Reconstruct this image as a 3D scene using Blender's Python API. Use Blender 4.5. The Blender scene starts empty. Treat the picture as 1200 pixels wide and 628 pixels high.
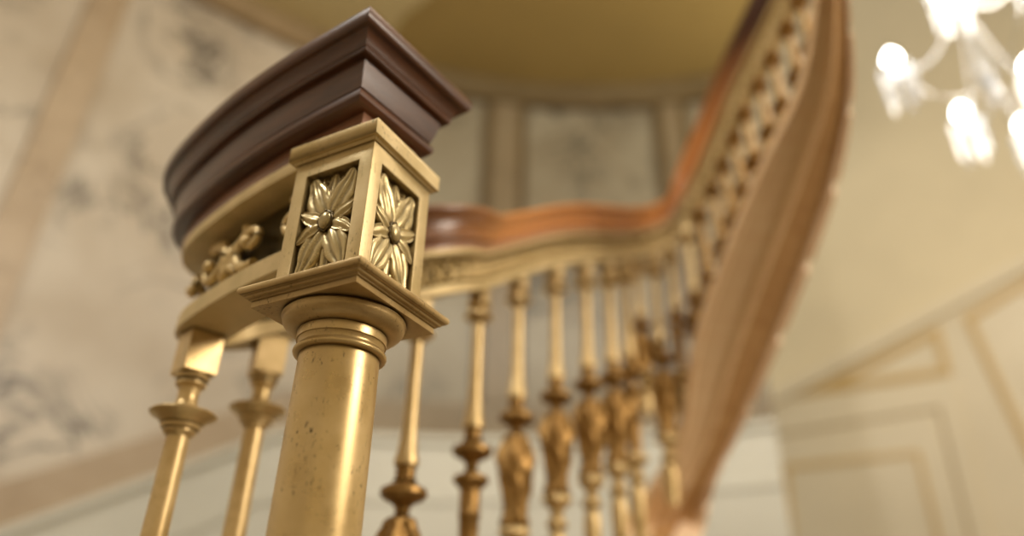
import bpy, math, random
from mathutils import Vector, Matrix
random.seed(7)
sc = bpy.context.scene
COL = sc.collection
PI = math.pi
ZC = 0.55                                   # camera height above the floor
F, PIT, ROLL = 867.8, 0.5078, -0.0237
def at(u, v, D):
    """point whose depth along the optical axis is D, in metres (camera at 0,0,ZC)"""
    a = (u-600)/F; b = (314-v)/F
    cr, sr = math.cos(ROLL), math.sin(ROLL)
    x = a*cr+b*sr; y = -a*sr+b*cr
    c, s = math.cos(PIT), math.sin(PIT)
    return Vector((x*D, (c-y*s)*D, (s+y*c)*D+ZC))
# ------------------------------------------------------------------ materials
def nt(name):
    m = bpy.data.materials.new(name); m.use_nodes = True
    n = m.node_tree.nodes; l = m.node_tree.links
    return m, n, l, n['Principled BSDF']
def rgb(r, g, b):
    f = lambda c: (c/255/12.92) if c/255 <= .04045 else ((c/255+.055)/1.055)**2.4
    return (f(r), f(g), f(b), 1)
def ramp(n, stops):
    r = n.new('ShaderNodeValToRGB'); e = r.color_ramp.elements
    e[0].position, e[0].color = stops[0]; e[1].position, e[1].color = stops[-1]
    for p, c in stops[1:-1]:
        k = e.new(p); k.color = c
    return r
def noise(n, l, scale, detail=4, rough=.55, dist=0, coord='Object', vec=None, stretch=None):
    t = n.new('ShaderNodeTexNoise'); t.inputs['Scale'].default_value = scale
    t.inputs['Detail'].default_value = detail; t.inputs['Roughness'].default_value = rough
    t.inputs['Distortion'].default_value = dist
    tc = n.new('ShaderNodeTexCoord')
    if stretch:
        mp = n.new('ShaderNodeMapping'); mp.inputs['Scale'].default_value = stretch
        l.new(tc.outputs[coord], mp.inputs['Vector']); l.new(mp.outputs[0], t.inputs['Vector'])
    else: l.new(tc.outputs[coord], t.inputs['Vector'])
    return t
def mixc(n, l, fac, a, b):
    m = n.new('ShaderNodeMix'); m.data_type = 'RGBA'
    for sock, v in ((m.inputs[0], fac), (m.inputs[6], a), (m.inputs[7], b)):
        if isinstance(v, (tuple, float, int)): sock.default_value = v
        else: l.new(v, sock)
    return m.outputs[2]
def brass(name, c1, c2, rough=.35, metal=.85, speck=.5, bump=.15, dirt=False):
    m, n, l, p = nt(name)
    big = noise(n, l, 14, 5, .6)
    r0 = ramp(n, [(.35, c1), (.7, c2)]); l.new(big.outputs[0], r0.inputs[0])
    sp = noise(n, l, 260, 3, .7, 0, stretch=(1, 1, .45))
    r1 = ramp(n, [(.57, (0, 0, 0, 1)), (.68, (1, 1, 1, 1))]); l.new(sp.outputs[0], r1.inputs[0])
    ms = noise(n, l, 30, 2, .5)
    r2 = ramp(n, [(.48, (0, 0, 0, 1)), (.66, (speck, speck, speck, 1))]); l.new(ms.outputs[0], r2.inputs[0])
    mu = n.new('ShaderNodeMath'); mu.operation = 'MULTIPLY'
    l.new(r1.outputs[0], mu.inputs[0]); l.new(r2.outputs[0], mu.inputs[1])
    c = mixc(n, l, mu.outputs[0], r0.outputs[0], rgb(70, 52, 24))
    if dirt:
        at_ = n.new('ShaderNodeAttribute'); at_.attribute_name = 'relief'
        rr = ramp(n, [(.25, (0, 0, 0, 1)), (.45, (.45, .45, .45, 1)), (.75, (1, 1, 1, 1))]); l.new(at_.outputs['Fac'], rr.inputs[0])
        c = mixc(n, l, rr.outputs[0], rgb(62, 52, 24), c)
        l.new(c, p.inputs['Base Color'])
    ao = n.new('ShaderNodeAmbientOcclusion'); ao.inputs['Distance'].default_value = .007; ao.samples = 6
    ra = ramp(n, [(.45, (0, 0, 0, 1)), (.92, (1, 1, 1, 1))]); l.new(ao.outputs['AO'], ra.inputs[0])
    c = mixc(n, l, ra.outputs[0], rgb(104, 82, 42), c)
    l.new(c, p.inputs['Base Color'])
    p.inputs['Metallic'].default_value = metal; p.inputs['Roughness'].default_value = rough
    b = n.new('ShaderNodeBump'); b.inputs['Strength'].default_value = bump; b.inputs['Distance'].default_value = .0006
    fn = noise(n, l, 420, 3, .6)
    l.new(fn.outputs[0], b.inputs['Height']); l.new(b.outputs[0], p.inputs['Normal'])
    rn = ramp(n, [(.3, (rough-.08,)*3+(1,)), (.7, (rough+.14,)*3+(1,))])
    l.new(big.outputs[0], rn.inputs[0]); l.new(rn.outputs[0], p.inputs['Roughness'])
    return m
M = {}
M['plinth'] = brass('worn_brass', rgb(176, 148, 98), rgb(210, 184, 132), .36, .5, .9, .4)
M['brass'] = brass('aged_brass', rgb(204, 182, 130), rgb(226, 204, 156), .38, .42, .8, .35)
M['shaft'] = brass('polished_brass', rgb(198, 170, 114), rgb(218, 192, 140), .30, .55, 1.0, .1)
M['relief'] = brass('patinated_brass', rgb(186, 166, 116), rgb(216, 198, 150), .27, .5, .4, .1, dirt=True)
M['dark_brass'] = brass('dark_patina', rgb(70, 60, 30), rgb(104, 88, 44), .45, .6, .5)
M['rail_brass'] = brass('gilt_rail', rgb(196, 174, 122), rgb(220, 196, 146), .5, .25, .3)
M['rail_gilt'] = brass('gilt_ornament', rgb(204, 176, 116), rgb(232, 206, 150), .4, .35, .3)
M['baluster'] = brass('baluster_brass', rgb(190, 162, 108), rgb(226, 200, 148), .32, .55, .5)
M['baluster_dark'] = brass('baluster_dark_brass', rgb(122, 92, 46), rgb(184, 144, 84), .36, .7, .6)
def wood(name, d, e, rough, far=None):
    m, n, l, p = nt(name)
    t = noise(n, l, 9, 6, .6, .6, stretch=(1, 1, 6))
    r = ramp(n, [(.3, d), (.75, e)]); l.new(t.outputs[0], r.inputs[0])
    c = r.outputs[0]
    if far:                                     # warm light on the stair flight's rail, painted in as orange; dark again overhead
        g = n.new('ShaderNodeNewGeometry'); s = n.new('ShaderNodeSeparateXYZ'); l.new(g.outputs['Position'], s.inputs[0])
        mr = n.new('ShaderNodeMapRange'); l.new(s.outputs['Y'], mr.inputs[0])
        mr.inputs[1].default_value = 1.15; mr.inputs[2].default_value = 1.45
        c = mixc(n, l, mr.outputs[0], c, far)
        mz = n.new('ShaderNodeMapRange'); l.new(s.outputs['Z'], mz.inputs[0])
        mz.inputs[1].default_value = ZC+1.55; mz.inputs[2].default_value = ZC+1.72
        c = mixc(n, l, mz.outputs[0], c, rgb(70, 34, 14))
    l.new(c, p.inputs['Base Color']); p.inputs['Roughness'].default_value = rough
    p.inputs['Coat Weight'].default_value = .22; p.inputs['Coat Roughness'].default_value = .2
    b = n.new('ShaderNodeBump'); b.inputs['Strength'].default_value = .25; b.inputs['Distance'].default_value = .001
    fn = noise(n, l, 60, 5, .7, 1, stretch=(1, 1, 3)); l.new(fn.outputs[0], b.inputs['Height']); l.new(b.outputs[0], p.inputs['Normal'])
    return m
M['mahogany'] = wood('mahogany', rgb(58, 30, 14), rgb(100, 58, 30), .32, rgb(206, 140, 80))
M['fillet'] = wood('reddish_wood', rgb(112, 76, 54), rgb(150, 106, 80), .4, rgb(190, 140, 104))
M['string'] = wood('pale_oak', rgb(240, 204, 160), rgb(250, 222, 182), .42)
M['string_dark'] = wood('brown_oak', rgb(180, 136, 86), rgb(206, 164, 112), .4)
M['string_edge'] = wood('peach_oak', rgb(240, 206, 168), rgb(252, 226, 196), .35)
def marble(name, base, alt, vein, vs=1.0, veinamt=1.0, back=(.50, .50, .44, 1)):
    m, n, l, p = nt(name)
    a = noise(n, l, 1.1*vs, 6, .6, .5)
    r = ramp(n, [(.35, alt), (.62, base)]); l.new(a.outputs[0], r.inputs[0])
    t = noise(n, l, 1.6*vs, 8, .62, 1.4)
    rv = ramp(n, [(.455, (0, 0, 0, 1)), (.495, (veinamt,)*3+(1,)), (.505, (veinamt,)*3+(1,)), (.54, (0, 0, 0, 1))])
    l.new(t.outputs[0], rv.inputs[0])
    mk = noise(n, l, 1.3*vs, 3, .5)
    rm = ramp(n, [(.46, (0, 0, 0, 1)), (.62, (1, 1, 1, 1))]); l.new(mk.outputs[0], rm.inputs[0])
    mu = n.new('ShaderNodeMath'); mu.operation = 'MULTIPLY'; l.new(rv.outputs[0], mu.inputs[0]); l.new(rm.outputs[0], mu.inputs[1])
    c = mixc(n, l, mu.outputs[0], r.outputs[0], vein)
    if back:  # dimness of the rear wall painted in: colour multiplied darker along X
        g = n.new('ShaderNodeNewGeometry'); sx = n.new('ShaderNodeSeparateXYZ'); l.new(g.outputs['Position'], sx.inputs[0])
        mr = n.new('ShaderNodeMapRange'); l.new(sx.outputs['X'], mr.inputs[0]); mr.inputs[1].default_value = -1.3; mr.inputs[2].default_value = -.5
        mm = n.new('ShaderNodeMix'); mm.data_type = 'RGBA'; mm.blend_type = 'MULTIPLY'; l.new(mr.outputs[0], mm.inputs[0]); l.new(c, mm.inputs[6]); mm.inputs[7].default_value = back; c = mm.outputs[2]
    l.new(c, p.inputs['Base Color']); p.inputs['Roughness'].default_value = .35
    return m
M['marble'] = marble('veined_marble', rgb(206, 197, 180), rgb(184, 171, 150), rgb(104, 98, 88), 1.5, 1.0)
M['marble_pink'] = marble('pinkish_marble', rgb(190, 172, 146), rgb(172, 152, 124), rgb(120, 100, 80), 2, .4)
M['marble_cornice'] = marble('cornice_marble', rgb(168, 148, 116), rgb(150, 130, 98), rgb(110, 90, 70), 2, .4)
M['marble_dark'] = marble('brown_marble_shadow_line', rgb(140, 118, 84), rgb(122, 102, 72), rgb(90, 70, 50), 2, .4)  # dark trim standing for the shadow lines that frame the panels
def paint(name, c, rough=.5, var=.03, scale=2):
    m, n, l, p = nt(name)
    t = noise(n, l, scale, 3)
    c2 = tuple(max(0, x*(1-3*var)) for x in c[:3])+(1,)
    r = ramp(n, [(.3, c2), (.7, c)]); l.new(t.outputs[0], r.inputs[0]); l.new(r.outputs[0], p.inputs['Base Color'])
    p.inputs['Roughness'].default_value = rough
    return m
M['cream'] = paint('cream_plaster', rgb(226, 212, 176), .55)
M['ceil'] = paint('ochre_plaster', rgb(174, 150, 90), .6)
M['ceil_l'] = paint('lit_plaster', rgb(214, 198, 148), .6)
M['white'] = paint('ivory_paint', rgb(218, 218, 206), .4)
M['wains'] = paint('cream_panel_paint', rgb(226, 214, 184), .4)
M['mould'] = paint('gold_line_moulding', rgb(206, 176, 116), .4)
M['shade'] = paint('door_gap_moulding', rgb(176, 156, 116), .5)
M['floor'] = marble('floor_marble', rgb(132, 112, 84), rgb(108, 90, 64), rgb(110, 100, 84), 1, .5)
def glass():
    m, n, l, p = nt('crystal_glass')
    p.inputs['Base Color'].default_value = (1, 1, 1, 1); p.inputs['Roughness'].default_value = .04
    p.inputs['Transmission Weight'].default_value = .93; p.inputs['IOR'].default_value = 1.5
    p.inputs['Emission Color'].default_value = (1, .97, .92, 1); p.inputs['Emission Strength'].default_value = .06  # faint glow added for sparkle
    t = noise(n, l, 3, 1)
    r = ramp(n, [(.3, (.9, .95, 1, 1)), (.7, (1, 1, 1, 1))]); l.new(t.outputs[0], r.inputs[0]); l.new(r.outputs[0], p.inputs['Base Color'])
    return m
M['crystal'] = glass()
M['crystal_arm'] = glass(); M['crystal_arm'].node_tree.nodes['Principled BSDF'].inputs['Emission Strength'].default_value = 0
M['crystal_arm'].node_tree.nodes['Principled BSDF'].inputs['Transmission Weight'].default_value = .95
def emit(name, c, s):
    m, n, l, p = nt(name)
    t = noise(n, l, 5, 1); r = ramp(n, [(.3, c), (.7, tuple(min(1, x*1.03) for x in c[:3])+(1,))]); l.new(t.outputs[0], r.inputs[0])
    l.new(r.outputs[0], p.inputs['Emission Color']); p.inputs['Emission Strength'].default_value = s
    return m
M['bulb'] = emit('lit_bulb', (1, .97, .92, 1), 22)
M['glint'] = emit('crystal_glint', (1, .93, .82, 1), 1.6)  # sparkle painted in: these prisms glow though they are no lamps
# ------------------------------------------------------------------ helpers
def tag(o, label=None, cat=None, group=None, kind=None):
    if label: o['label'] = label
    if cat: o['category'] = cat
    if group: o['group'] = group
    if kind: o['kind'] = kind
    return o
def empty(name, loc, label=None, cat=None, group=None):
    o = bpy.data.objects.new(name, None); o.empty_display_size = .05
    COL.objects.link(o); o.location = Vector(loc)
    return tag(o, label, cat, group)
class MB:
    """collects verts (world coords) and faces for one mesh object"""
    def __init__(s): s.v = []; s.f = []; s.a = []
    def grid(s, rows, cu=False, cv=False, attr=None):
        b = len(s.v); R = len(rows); C = len(rows[0])
        for r in rows: s.v += [Vector(p) for p in r]
        if attr: 
            for r in attr: s.a += r
        for i in range(R if cu else R-1):
            for j in range(C if cv else C-1):
                i2 = (i+1) % R; j2 = (j+1) % C
                s.f.append((b+i*C+j, b+i*C+j2, b+i2*C+j2, b+i2*C+j))
        return s
    def ngon(s, pts):
        b = len(s.v); s.v += [Vector(p) for p in pts]; s.f.append(tuple(range(b, b+len(pts)))); return s
    def lathe(s, c, prof, n=48, mod=None, cap=True):
        rows = []
        for z, r in prof:
            row = []
            for k in range(n):
                t = 2*PI*k/n; rr = r*(mod(z, t) if mod else 1)
                row.append((c[0]+rr*math.cos(t), c[1]+rr*math.sin(t), c[2]+z))
            rows.append(row)
        s.grid(rows, cv=True)
        if cap:
            s.ngon(rows[0]); s.ngon(rows[-1])
        return s
    def square(s, c, prof, e1, e2):
        """stack of square outlines (z, half width)"""
        rows = []
        for z, h in prof:
            rows.append([(c[0]+(a*e1[0]+b*e2[0])*h, c[1]+(a*e1[1]+b*e2[1])*h, c[2]+z) for a, b in ((-1, -1), (1, -1), (1, 1), (-1, 1))])
        s.grid(rows, cv=True); s.ngon(rows[0]); s.ngon(rows[-1]); return s
    def tube(s, pts, rad, n=8):
        pts = [Vector(p) for p in pts]; rows = []
        for i, p in enumerate(pts):
            t = (pts[min(i+1, len(pts)-1)]-pts[max(i-1, 0)]).normalized()
            a = t.cross(Vector((0, 0, 1)));
            if a.length < .05: a = t.cross(Vector((0, 1, 0)))
            a.normalize(); b = t.cross(a)
            r = rad[i] if isinstance(rad, (list, tuple)) else rad
            rows.append([p+(a*math.cos(2*PI*k/n)+b*math.sin(2*PI*k/n))*r for k in range(n)])
        s.grid(rows, cv=True); s.ngon(rows[0]); s.ngon(rows[-1]); return s
    def box(s, c, hx, hy, hz, R=None):
        ps = [Vector((x*hx, y*hy, z*hz)) for x in (-1, 1) for y in (-1, 1) for z in (-1, 1)]
        if R: ps = [R @ p for p in ps]
        b = len(s.v); s.v += [Vector(c)+p for p in ps]
        s.f += [tuple(b+i for i in q) for q in ((0, 1, 3, 2), (4, 6, 7, 5), (0, 4, 5, 1), (2, 3, 7, 6), (0, 2, 6, 4), (1, 5, 7, 3))]
        return s
    def ball(s, c, rx, ry=None, rz=None, n=12, m=8, R=None):
        ry = ry or rx; rz = rz or rx; rows = []
        for i in range(m+1):
            ph = PI*i/m; row = []
            for k in range(n):
                t = 2*PI*k/n
                p = Vector((rx*math.sin(ph)*math.cos(t), ry*math.sin(ph)*math.sin(t), rz*math.cos(ph)))
                if R: p = R @ p
                row.append(Vector(c)+p)
            rows.append(row)
        return s.grid(rows, cv=True)
    def build(s, name, mat, parent=None, smooth=35, bevel=0):
        org = Vector(parent.matrix_world.translation) if parent else None
        if parent:
            q = parent; org = Vector((0, 0, 0))
            while q: org += q.location; q = q.parent
        else:
            xs = [v.x for v in s.v]; ys = [v.y for v in s.v]; zs = [v.z for v in s.v]
            org = Vector(((min(xs)+max(xs))/2, (min(ys)+max(ys))/2, min(zs)))
        me = bpy.data.meshes.new(name)
        me.from_pydata([tuple(v-org) for v in s.v], [], s.f); me.validate(); me.update()
        import bmesh
        bm = bmesh.new(); bm.from_mesh(me)
        if not s.a: bmesh.ops.remove_doubles(bm, verts=bm.verts, dist=1e-6)
        bmesh.ops.recalc_face_normals(bm, faces=bm.faces); bm.to_mesh(me); bm.free()
        if s.a:
            at_ = me.attributes.new('relief', 'FLOAT', 'POINT')
            for i, x in enumerate(s.a): at_.data[i].value = x
        if smooth:
            me.shade_smooth() if hasattr(me, 'shade_smooth') else None
            for p in me.polygons: p.use_smooth = True
            me.set_sharp_from_angle(angle=math.radians(smooth))
        me.materials.append(mat if not isinstance(mat, str) else M[mat])
        o = bpy.data.objects.new(name, me); COL.objects.link(o)
        if parent: o.parent = parent
        else: o.location = org
        if bevel:
            md = o.modifiers.new('bevel', 'BEVEL'); md.width = bevel; md.segments = 2; md.limit_method = 'ANGLE'; md.angle_limit = math.radians(30)
        return o
# ------------------------------------------------------------------ newel post
YAW = 1.0781
E1 = Vector((math.cos(YAW), math.sin(YAW), 0)); E2 = Vector((-math.sin(YAW), math.cos(YAW), 0))
N0 = Vector((-.1921, .7821, ZC))
def W(a, b, z): return N0+E1*a+E2*b+Vector((0, 0, z))
newel = empty('newel_post', (N0.x, N0.y, .12), 'round gold newel post with square flower-panelled block, in sharp focus under the rail end', 'post')
mb = MB()
mb.lathe(N0, [(.3125, .0448), (.27, .0455), (.2, .0461), (.1, .0468), (0, .0472), (-.2, .0478), (-.36, .048)], 96)
mb.build('shaft', 'shaft', newel)
mb = MB()
mb.lathe(N0, [(-.36, .05), (-.365, .056), (-.375, .058), (-.385, .054), (-.39, .062), (-.405, .066), (-.42, .062), (-.43, .07)], 64)
mb.square(N0, [(-.43, .075), (-.425, .075), (-.4245, .075)], E1, E2)
mb.build('base', 'shaft', newel)
mb = MB()
mb.lathe(N0, [(.312, .0448), (.3122, .0502), (.3132, .0516), (.3152, .0524), (.3172, .0520), (.3190, .0506), (.3195, .0488)], 96)
mb.build('neck_ring', 'shaft', newel)
mb = MB()
mb.lathe(N0, [(.3195, .0485), (.3215, .0472), (.3245, .0472), (.3285, .0492), (.3287, .0506), (.3345, .0506), (.339, .0506), (.3395, .0488)], 96)
mb.build('neck_ring', 'shaft', newel)
mb = MB()
pr = [(.3395, .0485)]
for i in range(11):
    t = i/10*PI/2
    pr.append((.3398+.0145*(1-math.cos(t)), .0495+.0205*math.sin(t)))
pr += [(.3558, .0712), (.3572, .0708), (.3582, .069), (.3590, .0688)]
mb.lathe(N0, pr, 96); mb.build('capital_bowl', 'plinth', newel)
mb = MB()
pr = [(.359, .0738), (.3592, .0741), (.3662, .0741), (.3667, .0758), (.3675, .0768), (.3682, .0765), (.3688, .0775), (.3695, .0798), (.3705, .0806), (.3716, .0806), (.3722, .0812), (.3728, .0842)]
for i in range(9):
    t = -PI/2+i/8*PI
    pr.append((.3779+.0048*math.sin(t), .0836+.0036*math.cos(t)))
pr += [(.3832, .0825)]
mb.square(N0, pr, E1, E2); mb.build('plinth', 'plinth', newel, 25, .0006)
# block with four recessed panels
BH = .06; ZB, ZT = .383, .5605
PX, PZ0, PZ1, DEP = .0405, .3885, .5385, .012
mb = MB()
faces = [(-E1, -E2), (-E2, E1), (E1, E2), (E2, -E1)]      # (normal, horizontal dir)
def fp(nrm, hd, x, z, d): return N0+nrm*(BH-d)+hd*x+Vector((0, 0, z))
for nrm, hd in faces:
    def q(pts): mb.ngon([fp(nrm, hd, *p) for p in pts])
    q([(-BH, ZB, 0), (-PX, PZ0, 0), (-PX, PZ1, 0), (-BH, ZT, 0)])
    q([(BH, ZB, 0), (PX, PZ0, 0), (PX, PZ1, 0), (BH, ZT, 0)])
    q([(-BH, ZB, 0), (BH, ZB, 0), (PX, PZ0, 0), (-PX, PZ0, 0)])
    q([(-BH, ZT, 0), (BH, ZT, 0), (PX, PZ1, 0), (-PX, PZ1, 0)])
    c4 = [(-PX, PZ0), (PX, PZ0), (PX, PZ1), (-PX, PZ1)]
    for i in range(4):
        a, b = c4[i], c4[(i+1) % 4]
        q([(a[0], a[1], 0), (b[0], b[1], 0), (b[0], b[1], DEP), (a[0], a[1], DEP)])
    q([(c[0], c[1], DEP) for c in c4])
mb.build('block', 'brass', newel, 25, .0008)
def leaf(mb, nrm, hd, cz, ang, L, Wd, Ht, base, lobes=3, grooves=2.5, curl=.3, bend=0.0):
    NU, NV = 34, 25; rows = []; att = []
    ca, sa = math.cos(ang), math.sin(ang)
    for i in range(NU+1):
        t = i/NU
        env = (math.sin(PI*min(1, t**.75*.985+.012)))**.72
        sc_ = 1+.16*abs(math.sin(t*PI*lobes))-.10
        w = Wd*(.12+.88*env)*sc_*(1 if t < .97 else .5)
        row = []; ar = []
        for j in range(NV):
            s = -1+2*j/(NV-1)
            x = .006+t*L; y = s*w+bend*L*t*t
            # fluted surface with a midrib and a rolled lip
            h = Ht*(.35+.65*math.sin(PI*min(1, t*1.05)**.8)**.8 if t < .96 else Ht and .4)
            g = .5+.5*math.cos(s*PI*grooves+0.0)
            lip = max(0, (abs(s)-.72)/.28)
            hh = h*(1-.5*s*s)+Ht*.38*g*(1-lip)*math.sin(PI*t)**.5+Ht*.22*math.sin(lip*PI)
            hh += Ht*curl*max(0, (t-.72)/.28)**1.5
            if abs(s) > .985: hh = -base
            if i == NU: hh *= .5
            X = x*ca-y*sa; Z = x*sa+y*ca
            X = max(-PX+.0004, min(PX-.0004, X)); Z = max(PZ0+.0004-cz, min(PZ1-.0004-cz, Z))
            row.append(fp(nrm, hd, X, cz+Z, DEP-base-hh))
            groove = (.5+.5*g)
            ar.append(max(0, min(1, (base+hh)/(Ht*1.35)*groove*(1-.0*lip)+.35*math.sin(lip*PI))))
        rows.append(row); att.append(ar)
    mb.grid(rows, attr=att)
def rosette(nrm, hd, name='flower_panel'):
    mb = MB(); cz = (PZ0+PZ1)/2+.001
    # background leaf tips low
    for a, L in ((90, .066), (-90, .066), (38, .046), (142, .046), (-38, .046), (-142, .046)):
        leaf(mb, nrm, hd, cz, math.radians(a), L, .0135, .0040, .0012, 3, 2.0, .5)
    for a in (75, 105, -75, -105):
        leaf(mb, nrm, hd, cz, math.radians(a), .066, .0075, .0045, .0015, 3, 1.5, .3)
    for a, b in ((14, .25), (-16, -.25), (166, -.25), (196, .25)):
        leaf(mb, nrm, hd, cz, math.radians(a), .041, .0110, .0050, .0048, 2, 2.0, .7, b)
    for a, b in ((59, .12), (121, -.12), (-59, -.12), (-121, .12)):
        leaf(mb, nrm, hd, cz, math.radians(a), .069, .0195, .0062, .0026, 2.5, 3.0, .6, b)
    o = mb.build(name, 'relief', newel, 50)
    mb = MB()
    # small curls between the leaves and along the frame
    for sx, sz in ((1, 1), (-1, 1), (1, -1), (-1, -1)):
        for (x0, z0, r, st) in ((.033, .030, .006, 0), (.012, .058, .0055, 1.2), (.034, .010, .0045, .5), (.033, .058, .005, 2)):
            pts = []; rad = []
            for i in range(16):
                t = i/15; aa = st+t*4.6; rr = r*(1-.75*t)
                X = max(-PX+.002, min(PX-.002, sx*(x0+rr*math.cos(aa)))); Z = sz*(z0+rr*math.sin(aa))
                pts.append(fp(nrm, hd, X, cz+Z, DEP-.0025)); rad.append(.0019*(1-.45*t))
            mb.tube(pts, rad, 8)
    mb.a = [.5]*len(mb.v)
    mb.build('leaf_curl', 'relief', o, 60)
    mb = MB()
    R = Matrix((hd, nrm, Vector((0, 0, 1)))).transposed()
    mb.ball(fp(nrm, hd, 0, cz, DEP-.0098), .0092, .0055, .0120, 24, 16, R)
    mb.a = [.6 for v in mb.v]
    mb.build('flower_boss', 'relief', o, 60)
    mb = MB(); rows = []
    for i in range(32):
        t = 2*PI*i/32; row = []
        for k in range(8):
            u = 2*PI*k/8
            row.append(fp(nrm, hd, (.0104+.0013*math.cos(u))*math.cos(t)*(1+.06*math.cos(8*t)), cz+(.0132+.0013*math.cos(u))*math.sin(t)*(1+.06*math.cos(8*t)), DEP-.0095-.0018*math.sin(u)))
        rows.append(row)
    mb.grid(rows, True, True); mb.a = [.3]*len(mb.v)
    mb.build('boss_ring', 'relief', o, 60)
for nrm, hd in faces: 
    mbk = MB(); mbk.ngon([fp(nrm, hd, x, z, DEP-.0004) for x, z in ((-PX, PZ0), (PX, PZ0), (PX, PZ1), (-PX, PZ1))])
    mbk.build('panel_ground', 'dark_brass', newel, 0)
    rosette(nrm, hd)
mb = MB()
mb.square(N0, [(.5600, .0605), (.5602, .0622), (.5622, .0640), (.5632, .0648), (.5634, .0683), (.564, .0685), (.5855, .0685), (.5862, .0681)], E1, E2)
mb.build('cap', 'brass', newel, 25, .0008)
# ------------------------------------------------------------------ rail path (centre of the underside of the frieze band)
loc = [(.0055, .0065, .442), (.013, .07, .442), (.023, .13, .442), (.035, .19, .442), (.051, .25, .442), (.070, .312, .442), (.094, .367, .445), (.126, .404, .453), (.170, .420, .468), (.213, .412, .485), (.248, .385, .503),
       (.31, .325, .54), (.37, .27, .58), (.43, .205, .622), (.515, .178, .675)]
ctrl = [W(a, b, z) for a, b, z in loc]
ctrl += [Vector((x, y, z+ZC)) for x, y, z in [(-.07, 1.43, .74), (.015, 1.58, .855), (.11, 1.69, .945), (.2, 1.78, 1.01), (.276, 1.86, 1.06), (.347, 1.94, 1.115),
         (.42, 2.01, 1.17), (.51, 2.05, 1.235), (.585, 2.01, 1.32), (.64, 1.89, 1.415), (.685, 1.73, 1.515), (.735, 1.59, 1.60), (.785, 1.45, 1.695), (.82, 1.25, 1.81), (.80, 1.02, 1.94), (.75, .8, 2.06)]]
def catmull(P, n=14):
    out = []
    Q = [P[0]*2-P[1]]+P+[P[-1]*2-P[-2]]
    for i in range(1, len(Q)-2):
        p0, p1, p2, p3 = Q[i-1], Q[i], Q[i+1], Q[i+2]
        for k in range(n):
            t = k/n
            out.append(.5*((2*p1)+(p2-p0)*t+(2*p0-5*p1+4*p2-p3)*t*t+(3*p1-p0-3*p2+p3)*t**3))
    out.append(P[-1]); return out
def resample(P, step):
    out = [P[0]]; acc = 0
    for a, b in zip(P, P[1:]):
        d = (b-a).length
        while acc+d >= step:
            t = (step-acc)/d; a = a+(b-a)*t; out.append(a.copy()); d = (b-a).length; acc = 0
        acc += d
    return out
PATH = resample(catmull(ctrl), .01)
for _ in range(12):
    PATH = [PATH[0]]+[(PATH[i-1]+PATH[i]*2+PATH[i+1])/4 for i in range(1, len(PATH)-1)]+[PATH[-1]]
def tang(i):
    a = PATH[max(0, i-2)]; b = PATH[min(len(PATH)-1, i+2)]; t = (b-a); t.z = 0; return t.normalized()
TAN = [tang(i) for i in range(len(PATH))]
NRM = [Vector((-t.y, t.x, 0)) for t in TAN]          # left of travel = outside of the curl
ipath = lambda P: min(range(len(PATH)), key=lambda i: (PATH[i]-P).length)
I1 = ipath(ctrl[6]); I3 = ipath(ctrl[13])
def kk(i):
    t = max(0, min(1, (i-I1)/(I3-I1))); t = t*t*(3-2*t); u = max(0, min(1, (i-I3)/80)); return 1-.38*t-.05*u
KS = [kk(i) for i in range(len(PATH))]
IA = ipath(ctrl[8])
OFF = [.036*math.exp(-((i-IA-1)/8.0)**2) for i in range(len(PATH))]
IDX = list(range(0, len(PATH), 2))
def sweep(mb, levels, endref, base=0.0, i0=0, i1=None, closed_end=True, push=0):
    """levels: (half width, height). Nested outlines give a mitred return at the newel end."""
    rows = []
    idx = [i for i in IDX if i >= i0 and (i1 is None or i <= i1)]
    for w, z in levels:
        L, R = [], []
        for i in idx:
            k = KS[i]
            g_ = OFF[i]*push
            L.append(PATH[i]+NRM[i]*(w*k+g_)+Vector((0, 0, z*k))); R.append(PATH[i]-NRM[i]*(w*k-g_)+Vector((0, 0, z*k)))
        e = -TAN[idx[0]]*(w-endref) if closed_end else Vector((0, 0, 0))
        L[0] = PATH[idx[0]]+NRM[idx[0]]*w*KS[idx[0]]+Vector((0, 0, z*KS[idx[0]]))+e*KS[idx[0]]; R[0] = PATH[idx[0]]-NRM[idx[0]]*w*KS[idx[0]]+Vector((0, 0, z*KS[idx[0]]))+e*KS[idx[0]]
        rows.append(L[::-1]+R)
    mb.grid(rows, cv=False)
    n = len(idx)
    for lv in (rows[0], rows[-1]):      # bottom and top skins
        for j in range(n-1):
            mb.ngon([lv[n-1-j], lv[n-2-j], lv[n+j+1], lv[n+j]])
    mb.ngon([r[0] for r in rows]+[r[-1] for r in rows][::-1])
    return mb
# handrail profile, z measured from the band underside (path), newel scale
Z0 = -.442
zr = lambda z: z+Z0
levels = [(.048, .6275), (.062, .6278), (.0675, .630), (.0712, .635), (.0718, .640), (.0705, .645), (.0680, .6475), (.0655, .6478), (.0655, .6495),
          (.0680, .6515), (.0700, .658), (.0728, .668), (.0748, .678), (.0762, .686), (.0768, .6888), (.0842, .6892), (.0862, .691), (.0866, .6945), (.0860, .6975),
          (.0868, .6985), (.0885, .703), (.0910, .708), (.0940, .7125), (.0965, .7155), (.1020, .7165), (.1050, .7195), (.1066, .7245), (.1068, .7305), (.1058, .736), (.1030, .7405), (.0985, .743), (.07, .747), (.04, .749), (.001, .750)]
rail = empty('stair_handrail', (PATH[0].x, PATH[0].y, PATH[0].z+.2), 'moulded dark mahogany handrail curling from the newel post and sweeping up the stair', 'handrail')
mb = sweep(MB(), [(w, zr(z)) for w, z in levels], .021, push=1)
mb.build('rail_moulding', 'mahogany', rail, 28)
mb = sweep(MB(), [(.040, zr(.594)), (.050, zr(.595)), (.0515, zr(.599)), (.0515, zr(.622)), (.049, zr(.6285))], .012, push=.8)
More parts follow.
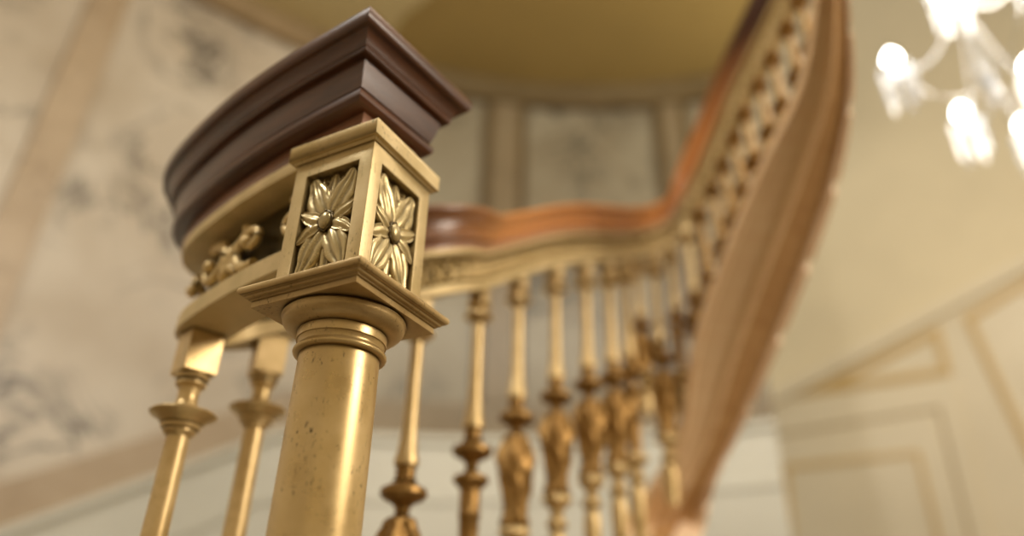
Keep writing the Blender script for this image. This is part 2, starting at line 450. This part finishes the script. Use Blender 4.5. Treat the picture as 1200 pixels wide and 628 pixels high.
o = mb.build('under_fillet', 'fillet', rail, 28); tag(o, 'reddish wooden strip under the rail')
# frieze band
ibs = next(i for i in range(len(PATH)) if (PATH[i]-PATH[0]).length > .045)
ibs += ibs % 2
band = empty('brass_frieze_band', (PATH[0].x, PATH[0].y, PATH[0].z), 'pierced brass scrollwork band running beneath the wooden handrail', 'railing')
mb = sweep(MB(), [(.046, zr(.578)), (.052, zr(.579)), (.0535, zr(.583)), (.0535, zr(.596)), (.050, zr(.6))], 0, i0=ibs, closed_end=False, push=.4)
mb.build('top_plate', 'rail_brass', band, 28)
mb = sweep(MB(), [(.036, 0), (.0375, .0015), (.0375, .028), (.036, .030), (.030, .032), (.027, .036), (.02, .037)], 0, i0=ibs, closed_end=False)
mb.build('bottom_rail', 'rail_brass', band, 28)
mb = sweep(MB(), [(.006, .035), (.006, zr(.58))], 0, i0=ibs, closed_end=False)
mb.build('web', 'dark_brass', band, 28)
# scrollwork motifs on both sides of the web
ARC = [0]
for a, b in zip(PATH, PATH[1:]): ARC.append(ARC[-1]+(b-a).length)
def onband(s, h, off):
    s = max(0, min(ARC[-1]-.02, s)); i = 0
    i = min(int(s/.01), len(PATH)-2)
    while i < len(PATH)-2 and ARC[i+1] < s: i += 1
    while i > 0 and ARC[i] > s: i -= 1
    t = (s-ARC[i])/(ARC[i+1]-ARC[i]); k = KS[i]
    return PATH[i].lerp(PATH[i+1], t)+NRM[i]*off*k+Vector((0, 0, h*k))
mbn = MB(); mbf = MB(); s = ARC[ibs]+.03; cnt = 0
while s < ARC[-1]-.1:
    i = min(len(PATH)-1, int(s/.01)); k = KS[i]; 
    per = (.115 if i < I1 else .06+.055*(k-.62)/.38)*1.0
    for side in (1, -1):
        if (side == 1 and i > I3) or (side == -1 and cnt < 2): continue
        tgt = MB()
        if i < I1+16:
            flip = 1 if cnt % 2 else -1
            pts, rad = [], []
            for q in range(30):                       # big C-scroll ending in a spiral
                t = q/29; a = -1.9+t*6.4; r = .040*(1-.80*t)
                pts.append(onband(s+flip*(-.002+r*math.cos(a))*1.2, .082+flip*r*math.sin(a)*.95, side*(.022+.006*t))); rad.append(.0085*k*(1-.35*t))
            tgt.tube(pts, rad, 10)
            tgt.ball(onband(s, .082, side*.030), .010*k)
            for q in range(4):                        # acanthus lobes
                a = -.6+q*.55; p0 = onband(s+flip*.05, .07, side*.020); p1 = onband(s+flip*(.05+.030*math.cos(a)), .07+.038*math.sin(a)*1.0, side*.024)
                tgt.tube([p0, p0.lerp(p1, .35), p0.lerp(p1, .7), p1], [.003*k, .0085*k, .008*k, .002*k], 8)
            tgt.ball(onband(s+flip*.085, .115, side*.024), .007*k)
        else:
            pts = [onband(s+per*.42*k*math.cos(a)*.9, (.084+.036*math.sin(a)), side*.022) for a in [2*PI*q/12 for q in range(13)]]
            tgt.tube(pts, .0075*k, 6)
            tgt.ball(onband(s, .084, side*.022), .013*k, n=8, m=6)
            tgt.ball(onband(s+per*.5*k, .052, side*.024), .009*k, n=8, m=6)
            tgt.ball(onband(s+per*.5*k, .116, side*.024), .009*k, n=8, m=6)
        tgt.build('scroll' if i < I1+16 else 'oval_ornament', 'rail_gilt', band, 60)
    s += per*k if i >= I1+16 else .105; cnt += 1
pos = [ipath(c) for c in (W(.43, .205, .622), ctrl[15], ctrl[16], ctrl[17], ctrl[18], ctrl[19], ctrl[20])]
# ------------------------------------------------------------------ curved stair string
Lp = [(722, 628, 2.14), (770, 560, 2.13), (796, 500, 2.11), (812, 400, 2.06), (846, 300, 1.99), (888, 200, 1.90), (936, 100, 1.78), (956, 0, 1.64), (960, -80, 1.5), (955, -170, 1.35)]
Rp = [(822, 628, 2.18), (840, 560, 2.17), (869, 500, 2.15), (911, 410, 2.1), (949, 315, 2.03), (984, 210, 1.94), (1000, 105, 1.82), (994, 0, 1.68), (980, -80, 1.54), (965, -170, 1.39)]
low = []
for P, n in ((ctrl[19], NRM[pos[5]]), (ctrl[17], NRM[pos[3]]), (ctrl[15], NRM[pos[1]]), (W(.36, .26, .5), NRM[pos[0]])):
    c = P-Vector((0, 0, .94)); low.append((c+n*.09, c-n*.09))
low = low[::-1]
LL = catmull([a for a, b in low]+[at(*p) for p in Lp], 8); RR = catmull([b for a, b in low]+[at(*p) for p in Rp], 8)
string = empty('curved_stair_string', LL[30], 'curved tan wooden stair string sweeping up and overhead to the right of the balusters', 'staircase')
def ribbon(name, mat, fr):
    rows = []
    for a, b in zip(LL, RR):
        w = b-a; up = Vector((0, .35, 1)).normalized()
        rows.append([a+w*f+up*h for f, h in fr])
    MB().grid(rows, cv=True).build(name, mat, string, 30)
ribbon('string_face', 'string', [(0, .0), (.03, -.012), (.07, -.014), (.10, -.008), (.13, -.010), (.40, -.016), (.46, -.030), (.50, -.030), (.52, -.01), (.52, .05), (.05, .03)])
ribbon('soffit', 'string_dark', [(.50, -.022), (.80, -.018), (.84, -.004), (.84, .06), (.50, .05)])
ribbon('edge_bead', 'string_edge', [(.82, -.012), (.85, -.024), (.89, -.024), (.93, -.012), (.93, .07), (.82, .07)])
for k in range(2, len(LL)-8, 7):              # stepped tread nosings along the outer edge
    mb = MB(); rows = []
    for q in range(7):
        a, b = LL[min(k+q, len(LL)-1)], RR[min(k+q, len(LL)-1)]; w = b-a; up = Vector((0, .35, 1)).normalized()
        rows.append([a+w*f+up*h for f, h in ((.90, -.006), (.97, -.014), (1.0, -.004), (1.0, .04), (.90, .04))])
    mb.grid(rows, cv=True); mb.ngon(rows[0]); mb.ngon(rows[-1]); mb.build('nosing', 'string_edge', string, 30)
# ------------------------------------------------------------------ balusters
def basis(i): return TAN[i], NRM[i]
def baluster_plain(P, i, label, botz):
    t, n = basis(i); ang = .18
    a = t*math.cos(ang)+n*math.sin(ang); b = -t*math.sin(ang)+n*math.cos(ang)
    e = empty('baluster', (P.x, P.y, botz), label, 'baluster', 'plain shafted balusters')
    P = P.copy(); mb = MB().square(P, [(-.066, .0225), (-.064, .0245), (.002, .0245)], a, b); mb.build('top_block', 'baluster', e, 25, .0008)
    mb = MB().lathe(P, [(-.064, .023), (-.068, .0245), (-.073, .023), (-.0735, .018), (-.0765, .018), (-.077, .021), (-.080, .0215), (-.083, .020), (-.085, .016), (-.095, .0142), (-.105, .0145), (-.113, .018), (-.119, .027), (-.1215, .036)], 40)
    mb.build('neck', 'baluster', e)
    mb = MB().lathe(P, [(-.1205, .034), (-.1215, .044), (-.1245, .0462), (-.1275, .044), (-.131, .036), (-.137, .030), (-.1385, .0265), (-.141, .0275), (-.145, .0265), (-.1465, .022), (-.150, .0225), (-.153, .0205), (-.156, .0165)], 40)
    mb.build('flange', 'baluster', e)
    L = P.z-botz
    mb = MB().lathe(P, [(-.155, .0158), (-.25, .0166), (-.40, .0182), (-L+.06, .020)], 40)
    mb.build('shaft', 'baluster', e)
    mb = MB().lathe(P, [(-L+.06, .021), (-L+.052, .03), (-L+.045, .03), (-L+.04, .022), (-L+.03, .024)], 32).square(P, [(-L, .03), (-L+.03, .03)], a, b)
    mb.build('foot', 'baluster', e)
def baluster_ornate(P, i, L, label, kind, group, bm_='baluster'):
    t, n = basis(i); k = 1.0 if L > .6 else max(.5, L/.8+.05)
    r_ = .92 if L > .6 else .8
    e = empty('baluster', (P.x, P.y, P.z-L), label, 'baluster', group)
    s = lambda pr: [(z*k, r*r_) for z, r in pr]
    mb = MB().square(P, s([(-.028, .018), (.002, .018)]), t, n)
    mb.lathe(P, s([(-.028, .017), (-.034, .027), (-.040, .029), (-.046, .024), (-.048, .014), (-.055, .013), (-.060, .022), (-.064, .033), (-.069, .034), (-.074, .026), (-.082, .015)]), 24)
    mb.build('top_cap', bm_, e)
    mb = MB().lathe(P, s([(-.08, .0125), (-.12, .0122), (-.20, .0132), (-.255, .0150), (-.285, .0190), (-.302, .0232), (-.309, .0228), (-.313, .016)]), 24)
    mb.build('shaft', bm_, e)
    mb = MB().lathe(P, s([(-.312, .0185), (-.330, .0185), (-.334, .022), (-.338, .020), (-.343, .031), (-.349, .042), (-.358, .043), (-.365, .036), (-.372, .020), (-.378, .014), (-.392, .0125)]), 24)
    mb.build('flange', 'baluster_dark', e)
    if kind == 'vase':
        mod = lambda z, th: 1+.20*math.cos(th*5+z*24)*abs(math.sin((z/k+.39)*38))+.07*math.cos(th*10)*math.cos(z*160)
        pr = [(-.390, .013), (-.396, .026), (-.402, .030), (-.410, .030), (-.425, .037), (-.445, .0415), (-.465, .041), (-.485, .037), (-.51, .032), (-.535, .027), (-.555, .027), (-.57, .031), (-.582, .030)]
        pr2 = []
        for (z0, r0), (z1, r1) in zip(pr, pr[1:]):
            for q in range(3): pr2.append((z0+(z1-z0)*q/3, r0+(r1-r0)*q/3))
        pr2.append(pr[-1])
        mb = MB().lathe(P, s(pr2), 48, mod); mb.build('carved_vase', 'baluster_dark', e, 60)
    else:
        mb = MB().lathe(P, s([(-.39, .0125), (-.398, .018), (-.404, .036), (-.412, .038), (-.420, .030), (-.428, .0215), (-.47, .021), (-.474, .024), (-.478, .021), (-.52, .019), (-.582, .018)]), 24)
        mb.build('lower_flange', 'baluster_dark', e)
    mb = MB().lathe(P, s([(-.580, .022), (-.588, .034), (-.598, .037), (-.606, .028), (-.614, .018), (-.630, .015), (-.640, .023), (-.648, .027), (-.656, .020), (-.662, .016), (-.668, .020), (-.70, .023), (-.76, .018)])+[(-max(L, .765*k), .017)], 24)
    mb.build('lower_stem', bm_, e)
def path_at(s):
    i = 0
    while i < len(ARC)-2 and ARC[i+1] < s: i += 1
    return i
i1 = ipath(W(.089, .358, .444)); baluster_plain(PATH[i1], i1, 'plain brass baluster with a round flange, leftmost in the photo, behind the newel post', ZC-.4)
i2 = ipath(W(.248, .385, .503)); baluster_plain(PATH[i2], i2, 'plain brass baluster with a round flange, blurred, between the leftmost baluster and the newel post', ZC-.4)
def drop(i):
    P = PATH[i]; best = None
    for q in range(len(LL)):
        m_ = LL[q].lerp(RR[q], .30); d = math.hypot(m_.x-P.x, m_.y-P.y)+.25*abs(m_.z-(P.z-.5))
        if best is None or d < best[0]: best = (d, m_.z)
    return max(.28, P.z-best[1]-.02)
def over(i):
    P = PATH[i]
    for a, b in zip(LL, RR):
        if P.z-.95 < a.z < P.z-.2:
            w = b-a; t = ((P.x-a.x)*w.x+(P.y-a.y)*w.y)/(w.x**2+w.y**2)
            t = max(0, min(1, t)); q = a+w*t
            if math.hypot(P.x-q.x, P.y-q.y) < .035: return True
    return False
# string height below the path
def Hs(i):
    y = PATH[i]
    a = ARC[ipath(ctrl[20])]; b = ARC[ipath(ctrl[25])]
    t = max(0, min(1, (ARC[i]-a)/(b-a))); return .86+(.43-.86)*t
names = ['first ornate baluster right of the newel capital, large flange with a carved vase beneath', 'second ornate baluster from the newel, with two stacked flanges and a slim stem',
         'third ornate baluster from the newel, with a long carved vase', 'fourth ornate baluster from the newel, carved vase ending in a dark flange',
         'fifth ornate baluster from the newel, beginning of the blurred row', 'sixth ornate baluster from the newel in the receding row']
lst = [(pos[0], 'vase'), (pos[1], 'slim'), (pos[2], 'vase'), (pos[3], 'vase'), (pos[4], 'vase'), (pos[5], 'vase')]
hid = ipath(W(.315, .29, .55))
for k_, (i, kd) in enumerate(lst):
    baluster_ornate(PATH[i], i, Hs(i), names[k_], kd, 'ornate stair balusters')
s = ARC[pos[5]]+.1; cnt = 0
while s < ARC[ipath(ctrl[27])]+.10:
    i = path_at(s)
    low = s < ARC[ipath(ctrl[23])]
    baluster_ornate(PATH[i], i, (Hs(i) if low and not over(i) else min(Hs(i), drop(i))), 'small blurred carved brass baluster in the crowded row before the bend' if low else 'blurred gold baluster glinting on the overhead flight beside the curved string', 'vase' if cnt % 3 else 'slim',
                    'crowded balusters before the bend' if low else 'balusters on the overhead flight', 'baluster' if low else 'baluster_dark')  # darker brass overhead stands in for the weaker light up there
    s += .085; cnt += 1
# curtail step under the newel
mb = MB(); pts = []
for i in range(40):
    t = 2*PI*i/40; pts.append((math.cos(t), math.sin(t)))
c = W(.09, .17, 0)
rows = [[(c.x+(E1.x*a*.27+E2.x*b*.33)*q, c.y+(E1.y*a*.27+E2.y*b*.33)*q, z) for a, b in pts] for z, q in ((0, .93), (.10, .93), (.112, 1), (.118, 1.012), (.12, 1))]
mb.grid(rows, cv=True); mb.ngon(rows[0]); mb.ngon(rows[-1])
o = mb.build('curtail_step', 'white'); tag(o, 'rounded pale marble bottom step beneath the newel post', 'step')
# ------------------------------------------------------------------ setting
def struct(o): o['kind'] = 'structure'; return o
CC = Vector((.35, .5, 0)); RW = 3.0; CZ = 3.25+ZC
def azim(u, v, ce=CC, R=RW):
    d = at(u, v, 1)-Vector((0, 0, ZC))
    A = d.x**2+d.y**2; B = -2*(d.x*ce.x+d.y*ce.y); C_ = ce.x**2+ce.y**2-R*R
    s = (-B+math.sqrt(B*B-4*A*C_))/(2*A); return math.atan2(d.y*s-ce.y, d.x*s-ce.x), d.z*s+ZC
A0 = math.radians(250); A1 = azim(846, 100)[0]
def cyl(r, z0, z1, a0, a1, n=None):
    n = n or max(2, int(abs(a1-a0)/.03)); rows = []
    for zf in (0, 1):
        rows.append([(CC.x+r*math.cos(a0+(a1-a0)*i/n), CC.y+r*math.sin(a0+(a1-a0)*i/n), (z0 if zf == 0 else z1) if not callable(z0) else (z0, z1)[zf](a0+(a1-a0)*i/n)) for i in range(n+1)])
    return rows
def slab(mb, z0, z1, a0, a1, rin, rout=RW+.0):
    A = cyl(rin, z0, z1, a0, a1); B = cyl(rout, z0, z1, a0, a1)
    mb.grid([B[0], A[0], A[1], B[1]], cu=True)
    for e in (0, -1): mb.ngon([B[0][e], A[0][e], A[1][e], B[1][e]])
    return mb
fl = MB().ngon([(-5, -4, 0), (6, -4, 0), (6, 8, 0), (-5, 8, 0)]).build('floor', 'floor', None, 0); struct(fl)
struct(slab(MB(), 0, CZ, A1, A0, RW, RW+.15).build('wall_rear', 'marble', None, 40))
# raking dado line, rising with the stair
aL, zL = azim(20, 612); aM, zM = azim(330, 503); aR, zR = azim(700, 512)
def dado(a, o=0):
    if a >= aM: t = (a-aM)/(aL-aM); z = zM+(zL-zM)*t
    else: t = (aM-a)/(aM-aR); z = zM+(zR-zM)*t
    return max(.35, z)+o
mb = slab(MB(), lambda a: 0.0, lambda a: dado(a), A1, A0, RW-.03); o = mb.build('wall_dado', 'white', None, 40); struct(o); o.name = 'trim_1'
struct(slab(MB(), lambda a: dado(a, -.035), lambda a: dado(a), A1, A0, RW-.055).build('trim_2', 'white', None, 40))
struct(slab(MB(), lambda a: dado(a, -.30), lambda a: dado(a, -.275), A1, A0, RW-.042).build('trim_3', 'white', None, 40))
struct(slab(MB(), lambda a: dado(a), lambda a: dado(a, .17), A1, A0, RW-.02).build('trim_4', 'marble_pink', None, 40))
n_tr = 5
def trim(mb, mat):
    global n_tr
    o = mb.build('trim_%d' % n_tr, mat, None, 40); struct(o); n_tr += 1; return o
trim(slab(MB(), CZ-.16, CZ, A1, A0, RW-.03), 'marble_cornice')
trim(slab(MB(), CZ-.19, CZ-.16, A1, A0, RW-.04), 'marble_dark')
for u, v, hw in ((82, 110, .075), (592, 160, .075), (788, 160, .05)):
    a, z = azim(u, v); w = hw/RW
    trim(slab(MB(), lambda q: dado(q, .17), lambda q: CZ-.19, a-w, a+w, RW-.03), 'marble_pink')
    for sgn in (() if u < 100 else (-1, 1)):
        c_ = a+sgn*(w+.008)
        trim(slab(MB(), lambda q: dado(q, .17), lambda q: CZ-.19, c_-.009, c_+.009, RW-.025), 'marble_dark')
# ceiling over the stairwell
e0 = Vector((CC.x+RW*math.cos(A1), CC.y+RW*math.sin(A1), CZ))
p_ = at(930, 0, 1)-Vector((0, 0, ZC)); e1_ = Vector((p_.x, p_.y, 0))*((CZ-ZC)/p_.z); e1_.z = CZ
dr = (e1_-e0).normalized(); e2_ = e0+dr*2.6
arc = [(CC.x+RW*math.cos(A1+(A0-A1)*i/60), CC.y+RW*math.sin(A1+(A0-A1)*i/60), CZ) for i in range(61)]
mb = MB(); mb.ngon([e2_]+arc); top = [(p[0], p[1], CZ+.2) for p in [e2_]+arc]; mb.ngon(top)
mb.grid([[e2_]+arc, top], cv=True); struct(mb.build('ceiling', 'ceil', None, 0))
# brighter-lit ceiling left of the well, painted as a paler sheet
def onz(u, v, z):
    d = at(u, v, 1)-Vector((0, 0, ZC)); return Vector((d.x*(z-ZC)/d.z, d.y*(z-ZC)/d.z, z))
zz = CZ-.012
ps = [onz(512, -10, zz), onz(470, 22, zz), onz(452, 62, zz)]
aa, _ = azim(455, 66)
pl = [ps[0]*1]+ps[1:]+[Vector((CC.x+(RW-.01)*math.cos(aa+(A0-aa)*i/40), CC.y+(RW-.01)*math.sin(aa+(A0-aa)*i/40), zz)) for i in range(41)]
pl += [Vector((onz(560, -160, zz).x, onz(560, -160, zz).y, zz))]
mb = MB(); mb.ngon(pl); mb.ngon([p+Vector((0, 0, .01)) for p in pl]); mb.grid([pl, [p+Vector((0, 0, .01)) for p in pl]], cv=True); trim(mb, 'ceil_l')
# right wall with wainscot and door
WD = Vector((-.795, .606, 0)).normalized(); WO = Vector((2.07, 4.35, 0)); WN = Vector((-WD.y, WD.x, 0))
if WN.dot(-WO) < 0: WN = -WN
def onw(u, v, d=0.0):
    r = at(u, v, 1)-Vector((0, 0, ZC)); o_ = Vector((0, 0, ZC)); k = ((WO+WN*d)-o_).dot(WN)/r.dot(WN)
    return o_+r*k
wa = WO+WD*1.6; wb = WO-WD*3.4
mb = MB(); H = 6.2
mb.box((wa+wb)/2-WN*.08+Vector((0, 0, H/2)), (wa-wb).length/2, .08, H/2, Matrix((WD, WN, Vector((0, 0, 1)))).transposed())
struct(mb.build('wall_right', 'cream', None, 0))
def prism(poly, d0, d1, mat, name=None):
    A = [onw(u, v, 0)+WN*d0 for u, v in poly]; B = [onw(u, v, 0)+WN*d1 for u, v in poly]
    mb = MB(); mb.ngon(A); mb.ngon(B); mb.grid([A, B], cv=True)
    if name: o = mb.build(name, mat, None, 0); struct(o); return o
    return trim(mb, mat)
def frame(poly, w, d, mat):
    c = (sum(p[0] for p in poly)/len(poly), sum(p[1] for p in poly)/len(poly)); n = len(poly)
    def off(poly, k):                              # parallel inset in wall space
        out = []
        for i in range(n):
            p0, p1, p2 = poly[i-1], poly[i], poly[(i+1) % n]
            def nrm(a, b):
                dx, dy = b[0]-a[0], b[1]-a[1]; L = math.hypot(dx, dy); v = (-dy/L, dx/L)
                m_ = ((a[0]+b[0])/2, (a[1]+b[1])/2)
                if (c[0]-m_[0])*v[0]+(c[1]-m_[1])*v[1] < 0: v = (-v[0], -v[1])
                return v
            n1, n2 = nrm(p0, p1), nrm(p1, p2); s_ = 1+n1[0]*n2[0]+n1[1]*n2[1]
            out.append((p1[0]+k*(n1[0]+n2[0])/s_, p1[1]+k*(n1[1]+n2[1])/s_))
        return out
    rows = []
    for k, dd in ((0, 0), (w*.2, d), (w*.8, d), (w, 0)):
        rows.append([onw(*p)+WN*(dd+.012) for p in off(poly, k)])
    return trim(MB().grid(rows, cv=True), mat)
prism([(820, 500), (905, 462), (1210, 300), (1330, 236), (1420, 900), (820, 900)], 0, .012, 'wains')
prism([(820, 500), (905, 462), (1210, 300), (1330, 236), (1331, 248), (1212, 314), (908, 476), (822, 514)], .012, .05, 'wains')
frame([(930, 468), (1100, 383), (1116, 440)], 10, .012, 'mould')
frame([(1128, 372), (1300, 268), (1400, 760), (1252, 640)], 10, .012, 'mould')
prism([(872, 492), (1118, 455), (1190, 760), (880, 760)], .012, .03, 'wains')
frame([(884, 512), (1104, 476), (1180, 780), (905, 780)], 8, .02, 'shade')
prism([(893, 520), (1098, 486), (1172, 780), (912, 780)], .03, .034, 'wains', 'door_1')
frame([(918, 545), (1080, 528), (1142, 780), (940, 780)], 9, .03, 'mould')
# distant rest of the hall: wall behind the camera side and high ceiling so metal has something to reflect
struct(MB().box((.5, -4, 3), 5.5, .08, 3.1).build('wall_front', 'cream', None, 0))
struct(MB().box((5.2, .5, 3), .08, 4.5, 3.1).build('wall_east', 'cream', None, 0))
struct(MB().box((-4.9, -1.8, 3), .08, 2.3, 3.1).build('wall_west', 'cream', None, 0))
# ------------------------------------------------------------------ chandelier
cc = Vector((1.74, 2.03, ZC+2.0))
ch = empty('crystal_chandelier', cc, 'glittering crystal chandelier with lit candle bulbs, blurred at the top right', 'chandelier')
MB().lathe(cc, [(.75, .006), (.30, .006), (.26, .022), (.22, .008), (.12, .022), (.02, .03), (-.05, .018), (-.08, .006), (-.12, .014), (-.15, .004)], 24).build('stem', 'crystal', ch)
arms = [at(1046, 72, 2.72), at(1128, 135, 2.95), at(1102, -22, 2.48), at(1208, 80, 2.72), at(1200, 150, 3.1), at(1190, -60, 2.3)]
for ai, a in enumerate(arms):
    d = a-cc; pts = []
    for q in range(15):
        t = q/14; p = cc+Vector((d.x*t, d.y*t, 0)); p.z = cc.z-.03-.10*math.sin(PI*t)+(a.z-.06-cc.z+.03)*t; pts.append(p)
    arm = MB().tube(pts, [.004]*15, 8).build('arm', 'crystal_arm', ch)
    b = a-Vector((0, 0, .05))
    MB().lathe(b, [(-.02, .008), (-.012, .03), (-.004, .048), (0, .055), (.003, .054), (.0, .02), (.03, .014), (.035, .0)], 16).build('drip_pan', 'crystal', arm)
    MB().lathe(b, [(.03, .010), (.045, .025), (.06, .030), (.08, .023), (.10, .008), (.11, .001)], 12).build('bulb', 'bulb', arm)
    rnd = random.Random(ai)
    for q in range(10):
        mb = MB()
        th = 2*PI*q/10+ai; L = .11 if q % 2 else .075
        x, y = b.x+.050*math.cos(th), b.y+.050*math.sin(th)
        for w in range(4):
            mb.ball((x, y, b.z+.004-w*.016), .009, n=6, m=4)
        mb.lathe((x, y, b.z-.06), [(.004, .001), (-.012, .009), (-L*.8, .0075), (-L, .0005)], 6)
        mb.build('crystal_prism', 'glint' if rnd.random() < .3 else 'crystal', arm, 10)
# chains of beads from the stem to the arms
mb = MB()
for a in arms:
    p0 = cc+Vector((0, 0, .42)); p1 = a+Vector((0, 0, -.05))
    for q in range(1, 26):
        t = q/26; p = p0.lerp(p1, t); p.z -= .12*math.sin(PI*t)
        mb.ball(p, .0075, n=6, m=4)
mb.build('bead_chains', 'crystal', ch, 10)
# ------------------------------------------------------------------ light
def area(name, loc, target, size, power, col):
    l = bpy.data.lights.new(name, 'AREA'); l.shape = 'DISK'; l.size = size; l.energy = power; l.color = col
    o = bpy.data.objects.new(name, l); COL.objects.link(o); o.location = loc
    o.rotation_euler = (Vector(target)-Vector(loc)).to_track_quat('-Z', 'Y').to_euler(); return o
def point(name, loc, r, power, col):
    l = bpy.data.lights.new(name, 'POINT'); l.shadow_soft_size = r; l.energy = power; l.color = col
    o = bpy.data.objects.new(name, l); COL.objects.link(o); o.location = loc; return o
area('window_light', (-1.9, -2.8, 2.4), (-.2, .9, 1.0), .7, 92, (1, .975, .90))
area('hall_light', (3.6, -.4, 2.6), (-.1, 1.0, 1.1), 1.6, 115, (1, .87, .72))
area('far_rail_fill', (.9, .9, 3.3), (.1, 1.8, 1.3), .8, 12, (1, .88, .72))  # added fill with no visible lamp, warms the far rail
area('relief_fill', (-1.7, .25, 3.2), (-.2, .8, 1.0), .4, 30, (1, .97, .9))  # added grazing fill from above left, brings out the block relief
area('rail_nose_fill', (.5, -.5, 3.7), (-.2, .8, 1.2), .5, 34, (1, .93, .82))  # added fill from above, gives the rail nose its highlights
point('chandelier_light', cc+Vector((0, 0, .55)), .25, 28, (1, .90, .76))
w = bpy.data.worlds.new('world'); sc.world = w; w.use_nodes = True
bg = w.node_tree.nodes['Background']; bg.inputs[0].default_value = (1, .93, .82, 1); bg.inputs[1].default_value = .66
# ------------------------------------------------------------------ camera
cam = bpy.data.cameras.new('camera'); co = bpy.data.objects.new('camera', cam); COL.objects.link(co)
cam.sensor_width = 36; cam.lens = F*36/1200; cam.clip_start = .02
co.matrix_world = Matrix.Translation((0, 0, ZC)) @ Matrix.Rotation(PI/2+PIT, 4, 'X') @ Matrix.Rotation(-ROLL, 4, 'Z')
cam.dof.use_dof = True; cam.dof.focus_distance = .83; cam.dof.aperture_fstop = .95; cam.dof.aperture_blades = 0
sc.camera = co
sc.view_settings.view_transform = 'Standard'; sc.view_settings.look = 'None'
sc.cycles.use_denoising = True
